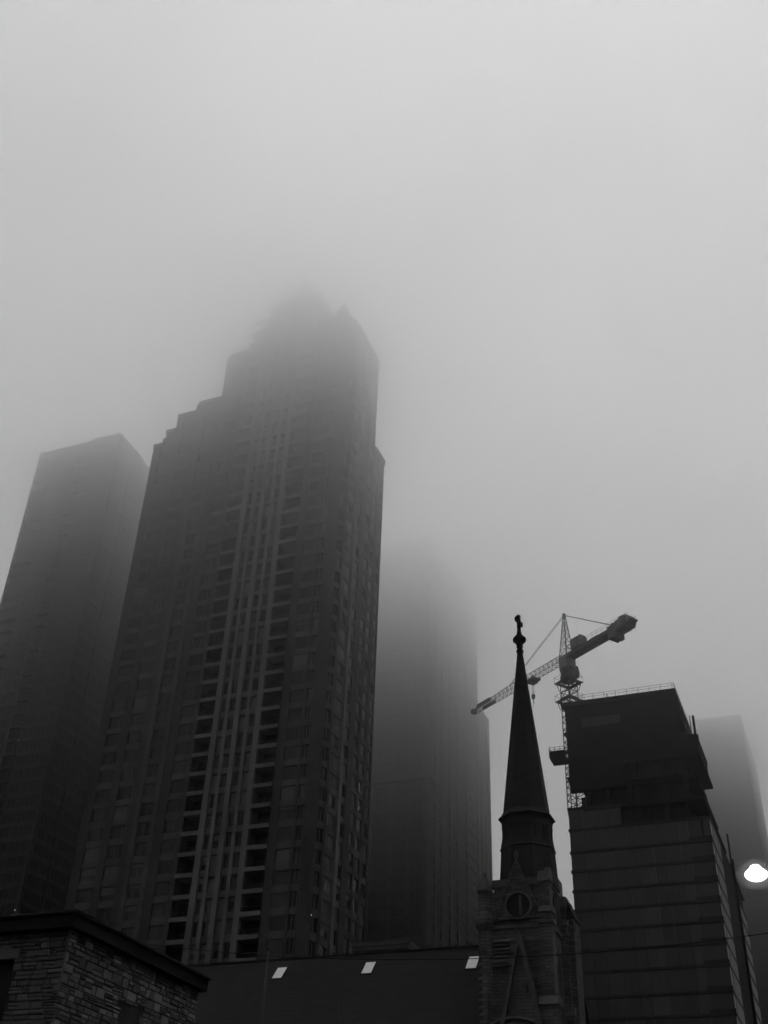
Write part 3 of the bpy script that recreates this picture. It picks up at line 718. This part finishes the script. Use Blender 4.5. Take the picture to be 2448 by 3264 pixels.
# ================================================================== tower crane
def crane():
    t = thing('tower_crane', 'pale lattice tower crane with jib, counterweight and hook above the unfinished building', 'crane', (33.37, 177.5, -.051), math.atan2(.848, -.53))
    t.scale = (1.032, 1.032, 1.032)
    # local x runs out along the jib
    def lattice(mb, x, h, z0, z1, r=.09, step=1.15, rb=.05):
        cs = [(x[0], h[0]), (x[1], h[0]), (x[1], h[1]), (x[0], h[1])]
        for a, b in cs: mb.bar((a, b, z0), (a, b, z1), r, 4)
        n = max(1, round((z1-z0)/step)); dz = (z1-z0)/n
        for k in range(n):
            for i in range(4):
                p, q = cs[i], cs[(i+1) % 4]
                if k % 2: p, q = q, p
                mb.bar((p[0], p[1], z0+dz*k), (q[0], q[1], z0+dz*(k+1)), rb, 4); mb.bar((p[0], p[1], z0+dz*k), (q[0], q[1], z0+dz*k), rb, 4)
    m = MB(); hw = 1.0
    lattice(m, (-hw, hw), (-hw, hw), 67.4, 91.0, .11, 1.1, .065)
    m.bar((.6, .6, 67.4), (.6, .6, 88), .09, 6); m.build('mast', M['steeldark'], t)
    # climbing collars with walkways
    cb = MB()
    for z in (87.0, 90.4):
        for a, b, c, d in ((-1.5, 1.5, -1.5, -1.1), (-1.5, 1.5, 1.1, 1.5), (-1.5, -1.1, -1.1, 1.1), (1.1, 1.5, -1.1, 1.1)): cb.box(a, b, c, d, z-.12, z+.12)
        for a in (-1.7, 1.7):
            for b in (-1.7, 0, 1.7): cb.bar((a, b, z), (a, b, z+1.1), .035, 4); cb.bar((b, a, z), (b, a, z+1.1), .035, 4)
            cb.bar((a, -1.7, z+1.1), (a, 1.7, z+1.1), .035, 4); cb.bar((-1.7, a, z+1.1), (1.7, a, z+1.1), .035, 4)
            for b in (-1.2, 1.2):
                cb.bar((a, b, z), (a*.62, b, z-1.5), .07, 4); cb.bar((b, a, z), (b, a*.62, z-1.5), .07, 4)
        cb.box(-1.75, 1.75, -1.75, -1.5, z-.06, z+.04); cb.box(-1.75, 1.75, 1.5, 1.75, z-.06, z+.04); cb.box(-1.75, -1.5, -1.5, 1.5, z-.06, z+.04); cb.box(1.5, 1.75, -1.5, 1.5, z-.06, z+.04)
    cb.build('climbing_frame', M['steeldark'], t)
    sr = MB(); sr.lathe([(90.6, 1.05), (91.0, 1.35), (91.4, 1.4), (91.6, 1.2), (92.5, 1.2), (92.6, 1.35), (93.0, 1.35)], 0, 0, 16); sr.build('slewing_ring', M['steeldark'], t)
    hd = MB(); hd.box(-1.0, 1.0, -1.0, 1.0, 93.0, 95.3); hd.build('turret_base', M['steel'], t)
    cab = MB(); cab.extrx([(-2.7, 92.4), (-1.2, 92.4), (-1.2, 94.4), (-2.5, 94.4), (-2.8, 93.3)], .1, 1.5); cab.build('cab', [M['steeldark']], t)
    # head frame
    hf = MB(); ap = (.0, 0, 103.6)
    base = [(.9, -.9), (.9, .9), (-.9, -.9), (-.9, .9)]
    for a, b in base: hf.bar((a, b, 95.2), (ap[0]+a*.12, ap[1]+b*.12, ap[2]), .11, 4)
    for k in range(6):
        f0, f1 = k/6, (k+1)/6
        P = lambda i, f: (base[i][0]*(1-.88*f), base[i][1]*(1-.88*f), 95.2 + 8.4*f)
        for i, j in ((0, 1), (1, 3), (3, 2), (2, 0)):
            hf.bar(P(i, f0), P(j, f1), .05, 4); hf.bar(P(i, f0), P(j, f0), .05, 4)
    hf.box(-.25, .3, -.2, .2, 102.9, 103.9); hf.build('head_frame', M['steel'], t)
    # jib
    jb = MB(); L = 26.2; zb = 94.9; n = 22
    def sec(s):
        h = 1.45 if s < 15.5 else max(.75, 1.45-.065*(s-15.5)); return h
    ss = [1.0 + (L-1.0)*k/n for k in range(n+1)]
    for a, b in zip(ss, ss[1:]):
        ha, hb = sec(a), sec(b); m_ = (a+b)/2; hm = sec(m_)
        for y in (-.62, .62):
            jb.bar((a, y, zb), (b, y, zb), .075, 4); jb.bar((a, y, zb), (m_, 0, zb+hm), .045, 4); jb.bar((m_, 0, zb+hm), (b, y, zb), .045, 4)
        jb.bar((a, 0, zb+ha), (b, 0, zb+hb), .085, 4); jb.bar((a, -.62, zb), (b, .62, zb), .04, 4); jb.bar((b, -.62, zb), (b, .62, zb), .04, 4)
    jb.box(L-.2, L+.5, -.5, .5, zb-.15, zb+.6); jb.build('jib', M['steel'], t)
    jp = MB(); jp.box(20.5, 24.6, -.70, -.66, zb+.02, zb+.82); jp.box(20.5, 24.6, .66, .70, zb+.02, zb+.82); jp.build('jib_panel', M['steeldark'], t)
    # counter-jib
    cj = MB(); C = -15.9; zc = 94.9
    for y in (-.8, .8):
        cj.box(C, 0, y-.14, y+.14, zc-.15, zc+.5)
        for k in range(13):
            x = C + 1.2*k; cj.bar((x, y*1.25, zc+.4), (x, y*1.25, zc+1.45), .03, 4)
        cj.bar((C, y*1.25, zc+1.45), (-1, y*1.25, zc+1.45), .03, 4); cj.bar((C, y*1.25, zc+.95), (-1, y*1.25, zc+.95), .025, 4)
    cj.box(C, -.9, -.66, .66, zc-.05, zc+.12)
    for k in range(14): cj.box(C+1.1*k, C+1.1*k+.15, -.66, .66, zc-.12, zc+.2)
    cj.build('counter_jib', M['steeldark'], t)
    wh = MB(); wh.extrx([(-.55, zc+.5), (1.25, zc+.5), (1.25, zc+2.2), (.9, zc+2.6), (-.2, zc+2.6), (-.55, zc+2.3)], -4.6, -2.4); wh.box(-8.3, -6.6, -.6, .6, zc+.12, zc+.85); wh.build('winch_house', M['steeldark'], t)
    for k, (x, h0, h1) in enumerate(((-15.6, -.5, 1.3), (-14.7, -.6, 1.5), (-13.8, -.6, 1.15), (-12.9, -1.55, 1.0), (-12.0, -1.45, .8))):
        MB().box(x, x+.8, -1.05, 1.05, zc+h0, zc+h1).bar((x+.4, -1.06, zc+h1-.2), (x+.4, -1.06, zc+h0+.2), .05, 4).build('counterweight', M['steeldark'], t)
    ar = MB(); ar.box(-16.6, -15.8, -.7, .7, zc+.1, zc+.3); ar.bar((-11.2, 0, zc+.4), (-11.2, 0, zc+1.9), .12, 5); ar.build('end_platform', M['steeldark'], t)
    ti = MB()
    for y in (-.14, .14): ti.bar((ap[0], y, ap[2]), (15.4, y*.5, zb+1.45), .05, 4)
    ti.build('jib_tie', M['steel'], t)
    ti = MB()
    for y in (-.3, .3): ti.bar((ap[0], y*.5, ap[2]), (-11.2, y, zc+1.6), .045, 4)
    ti.build('counter_tie', M['steel'], t)
    tr = MB(); tr.box(8.0, 10.4, -.85, .85, zb-.42, zb-.1); tr.box(8.6, 9.9, -.7, .7, zb-.75, zb-.42)
    for x in (8.2, 10.2):
        for y in (-.75, .75): tr.lathe([(zb-.15, .16), (zb+.1, .16)], x, y, 8)
    tr.bar((7.9, .6, zb-.2), (7.9, .6, zb-1.2), .03, 4); tr.build('trolley', M['steeldark'], t)
    hk = MB(); zh = zb-3.4
    for x in (9.0, 9.4):
        for y in (-.1, .1): hk.bar((x, y, zb-.7), (9.2+(x-9.2)*.6, y, zh+.5), .028, 4)
    hk.lathe([(zh-.55, .1), (zh-.35, .3), (zh+.2, .36), (zh+.5, .2)], 9.2, 0, 8); hk.path([(9.2, 0, zh-.5), (9.2, 0, zh-.85), (9.35, 0, zh-1.05), (9.2, 0, zh-1.2), (9.05, 0, zh-1.05)], .06, 5)
    hk.bar((9.2, 0, zh-1.2), (9.2, 0, zh-2.6), .025, 4); hk.build('hook_block', M['steeldark'], t)
crane()

# ================================================================== street things
def street_lamp():
    X, Y, Z = 6.5, 18.9, 8.0; DZ = -.05
    t = thing('street_lamp', 'lit street lamp glowing white at the right edge of the picture', 'street lamp', (8.9, 18.1, 0), 0)
    lx, ly = X-8.9, Y-18.1
    p = MB(); p.lathe([(0, .22), (.25, .22), (.3, .12), (4, .1), (8.6, .065)], 0, 0, 10); p.build('pole', M['black'], t, True)
    a = MB(); a.path([(0, 0, 8.3), (lx*.25, ly*.25, 8.62), (lx*.6, ly*.6, 8.52), (lx*.88, ly*.88, 8.3)], .045, 8); a.build('arm', M['black'], t)
    h = MB(); h.lathe([(8.09, .20), (8.17, .17), (8.22, .11), (8.34, .07), (8.36, .02)], lx*.84, ly*.84, 16); h.build('lamp_hood', M['black'], t, True)
    b = MB(); b.lathe([(7.875, .04), (7.885, .11), (7.92, .165), (7.965, .19), (8.005, .18), (8.04, .14), (8.08, .1), (8.115, .075), (8.135, .03)], lx, ly, 24); o_ = b.build('lamp_bowl', M['lamp'], t, True); o_.location.z = DZ
    g = MB(); g.lathe([(7.74, .04), (7.765, .17), (7.82, .28), (7.91, .35), (7.98, .355), (8.06, .31), (8.13, .22), (8.2, .14), (8.26, .04)], lx, ly, 28)
    o_ = g.build('lamp_halo', M['halo_vol'], t, True); o_.location.z = DZ  # volume added around the bowl for the lamp's soft halo
street_lamp()

p = MB(); p.lathe([(0, .12), (.3, .12), (.32, .07), (6, .055), (11.66, .025)], 0, 0, 8); p.lathe([(11.66, .03), (11.7, .05), (11.76, .05), (11.8, .01)], 0, 0, 8)
o = p.build('flagpole', M['pole'], None, True); o.location = (-3.304, 39.863, 0)
tag(o, 'slim bare metal pole standing in front of the church roof', 'pole')

t = thing('lamp_post', 'unlit lamp post with a curved neck before the dark church roof, near the bottom edge', 'lamp post', (-.80, 39.99, 0), 0)
p = MB(); p.lathe([(0, .1), (.3, .1), (.35, .05), (8.6, .04)], .02, 0, 8); p.build('pole', M['black'], t, True)
p = MB(); p.path([(.02, 0, 8.5), (.08, 0, 8.9), (.07, 0, 9.25), (-.0, 0, 9.6), (-.09, 0, 10.1), (-.13, 0, 10.45)], .022, 6); p.build('neck', M['pole'], t)
p = MB(); p.lathe([(8.35, .05), (8.5, .16), (8.75, .18), (8.95, .1), (9.05, .03)], .0, 0, 10); p.build('lantern', M['pole'], t, True)

cab = MB(); A = Vector((-7.834+.3811*2.5+.9245*.38, 31.026+.9245*2.5-.3811*.38, 10.05)); B = Vector((11.4, 27.96, 9.86))
pts = []
for k in range(41):
    f = k/40; q = A.lerp(B, f); q.z -= 4*.72*f*(1-f)*.9; pts.append(q)
cab.path(pts, .012, 6)
o = cab.build('overhead_cable', M['wire']); tag(o, 'thin dark overhead cable sagging from the stone eave across to the right', 'cable')
t = thing('utility_pole', 'wooden utility pole carrying the overhead cable, right of the street lamp', 'pole', (11.6, 28.0, 0), 0)
p = MB(); p.lathe([(0, .17), (10.6, .12)], 0, 0, 10); p.build('pole', M['black'], t, True)
p = MB(); p.bar((0, 0, 9.9), (-.22, -.05, 9.88), .03, 6); p.build('cable_bracket', M['black'], t)

# ================================================================== ground
def sheet(name, x0, x1, y0, y1, z0, z1, m, yaw=0, loc=(0, 0, 0)):
    o = MB().box(x0, x1, y0, y1, z0, z1).build(name, m); o.rotation_euler = (0, 0, yaw); o.location = loc; return struct(o)
sheet('ground', -1600, 1600, -1200, 2000, -1.0, -.004, M['earth'])
sheet('road', -400, 400, 4.0, 14.0, -.003, .004, M['asphalt'], YAW)
sheet('pavement', -400, 400, 14.02, 22.0, -.003, .13, M['paving'], YAW)
sheet('pavement', -400, 400, -9.0, 3.98, -.003, .13, M['paving'], YAW)
ln = MB()
for k in range(-40, 41): ln.box(6*k, 6*k+3, 8.93, 9.07, .0045, .008)
o = ln.build('road_marking', M['pale']); o.rotation_euler = (0, 0, YAW); struct(o)

# ================================================================== fog: even to the eye near the street, thickening upward into the cloud base
FOG_B, FOG_Z, FOG_H, FOG_MAX, FOG_A, FOG_TOP = .0400, 150.0, 19.5, .060, .00005, 204.0
fog = MB().box(-750, 750, -260, 1150, -2.0, FOG_TOP)
m = bpy.data.materials.new('fog_air'); m.use_nodes = True; nt = m.node_tree; nt.nodes.clear()
out = nt.nodes.new('ShaderNodeOutputMaterial'); pv = nt.nodes.new('ShaderNodeVolumePrincipled')
pv.inputs['Color'].default_value = (.97, .97, .97, 1); pv.inputs['Anisotropy'].default_value = 0.7
pv.inputs['Density Attribute'].default_value = ''
ge = nt.nodes.new('ShaderNodeNewGeometry'); sx = nt.nodes.new('ShaderNodeSeparateXYZ'); nt.links.new(ge.outputs['Position'], sx.inputs[0])
def math_node(op, a, b=None, clamp=False):
    n = nt.nodes.new('ShaderNodeMath'); n.operation = op
    for i, v in enumerate((a, b)):
        if v is None: continue
        if isinstance(v, (int, float)): n.inputs[i].default_value = v
        else: nt.links.new(v, n.inputs[i])
    return n.outputs[0]
nz = nt.nodes.new('ShaderNodeTexNoise'); nz.inputs['Scale'].default_value = .026; nz.inputs['Detail'].default_value = 3.0
nt.links.new(ge.outputs['Position'], nz.inputs['Vector'])
zz = math_node('MULTIPLY_ADD', nz.outputs['Fac'], 17.0); zz.node.inputs[2].default_value = -8.5
zz = math_node('ADD', sx.outputs['Z'], zz)                     # the cloud base billows by a few metres
def rise(z0, h, b):
    q = math_node('SUBTRACT', zz, z0); q = math_node('DIVIDE', q, h); q = math_node('EXPONENT', q); return math_node('MULTIPLY', q, b)
e = rise(FOG_Z, FOG_H, FOG_B); e = math_node('MINIMUM', e, FOG_MAX)
dk = math_node('MINIMUM', rise(185.0, 5.0, .016), .08); e = math_node('ADD', e, dk)     # solid cloud deck above the tallest roofs; e = math_node('ADD', e, FOG_A)
nt.links.new(e, pv.inputs['Density']); nt.links.new(pv.outputs[0], out.inputs['Volume'])
fo = struct(fog.build('haze', m), 'stuff')

# ================================================================== light
SKY_LOW, SKY_HIGH, SKY_POW = .0, 2.3, 1.6
w = bpy.data.worlds.new('World'); scene.world = w; w.use_nodes = True
nt = w.node_tree; bg = nt.nodes['Background']
sky = nt.nodes.new('ShaderNodeTexSky'); sky.sky_type = 'NISHITA'; sky.sun_disc = False
SUN_EL, SUN_AZ = R(64), R(80)
sky.sun_elevation = SUN_EL; sky.sun_rotation = SUN_AZ; sky.air_density = 1.0; sky.dust_density = 4.0
bw = nt.nodes.new('ShaderNodeRGBToBW'); nt.links.new(sky.outputs[0], bw.inputs[0]); 
# a fog-bound sky is brightest overhead and dim toward the built-up horizon
tcw = nt.nodes.new('ShaderNodeTexCoord'); sxw = nt.nodes.new('ShaderNodeSeparateXYZ'); nt.links.new(tcw.outputs['Generated'], sxw.inputs[0])
mrw = nt.nodes.new('ShaderNodeMapRange'); mrw.inputs['From Min'].default_value = 0.0; mrw.inputs['From Max'].default_value = 1.0
mrw.inputs['To Min'].default_value = SKY_LOW; mrw.inputs['To Max'].default_value = SKY_HIGH
pww = nt.nodes.new('ShaderNodeMath'); pww.operation = 'POWER'; pww.use_clamp = True; nt.links.new(sxw.outputs['Z'], pww.inputs[0]); pww.inputs[1].default_value = SKY_POW
nt.links.new(pww.outputs[0], mrw.inputs['Value'])
muw = nt.nodes.new('ShaderNodeMath'); muw.operation = 'MULTIPLY'; nt.links.new(bw.outputs[0], muw.inputs[0]); nt.links.new(mrw.outputs['Result'], muw.inputs[1])
nt.links.new(muw.outputs[0], bg.inputs['Color'])
bg.inputs['Strength'].default_value = .15
sd = bpy.data.lights.new('sun', 'SUN'); sd.energy = .6; sd.angle = R(25); so = bpy.data.objects.new('sun', sd); COL.objects.link(so)
d = Vector((math.sin(SUN_AZ)*math.cos(SUN_EL), math.cos(SUN_AZ)*math.cos(SUN_EL), math.sin(SUN_EL)))
so.rotation_euler = d.to_track_quat('Z', 'Y').to_euler(); so.location = (0, 0, 300)

# ================================================================== camera
cd = bpy.data.cameras.new('camera'); co = bpy.data.objects.new('camera', cd); COL.objects.link(co); scene.camera = co
pitch, roll = R(35.507), R(2.345)
cd.sensor_fit = 'VERTICAL'; cd.sensor_height = 24; cd.lens = 12*2450/1106; cd.clip_start = .1; cd.clip_end = 4000
f = Vector((0, math.cos(pitch), math.sin(pitch))); u0 = Vector((0, -math.sin(pitch), math.cos(pitch))); r0 = Vector((1, 0, 0))
rt = r0*math.cos(roll) + u0*math.sin(roll); up = -r0*math.sin(roll) + u0*math.cos(roll)
co.matrix_world = Matrix(((rt.x, up.x, -f.x, 0), (rt.y, up.y, -f.y, 0), (rt.z, up.z, -f.z, 1.6), (0, 0, 0, 1)))

# ================================================================== render settings
scene.render.engine = 'CYCLES'
c = scene.cycles
c.max_bounces = 20; c.diffuse_bounces = 3; c.glossy_bounces = 2; c.volume_bounces = 14; c.transparent_max_bounces = 16
for holder in (c, fo, m.cycles if hasattr(m, 'cycles') else None):
    try: holder.volume_step_rate = .16 if holder is not c else 1.0
    except Exception: pass
try: m.cycles.volume_step_rate = .16
except Exception: pass
c.volume_max_steps = 512
c.use_denoising = True
scene.render.use_persistent_data = False
vs = scene.view_settings; vs.view_transform = 'Standard'; vs.look = 'None'; vs.exposure = .32; vs.gamma = 1; vs.use_curve_mapping = False
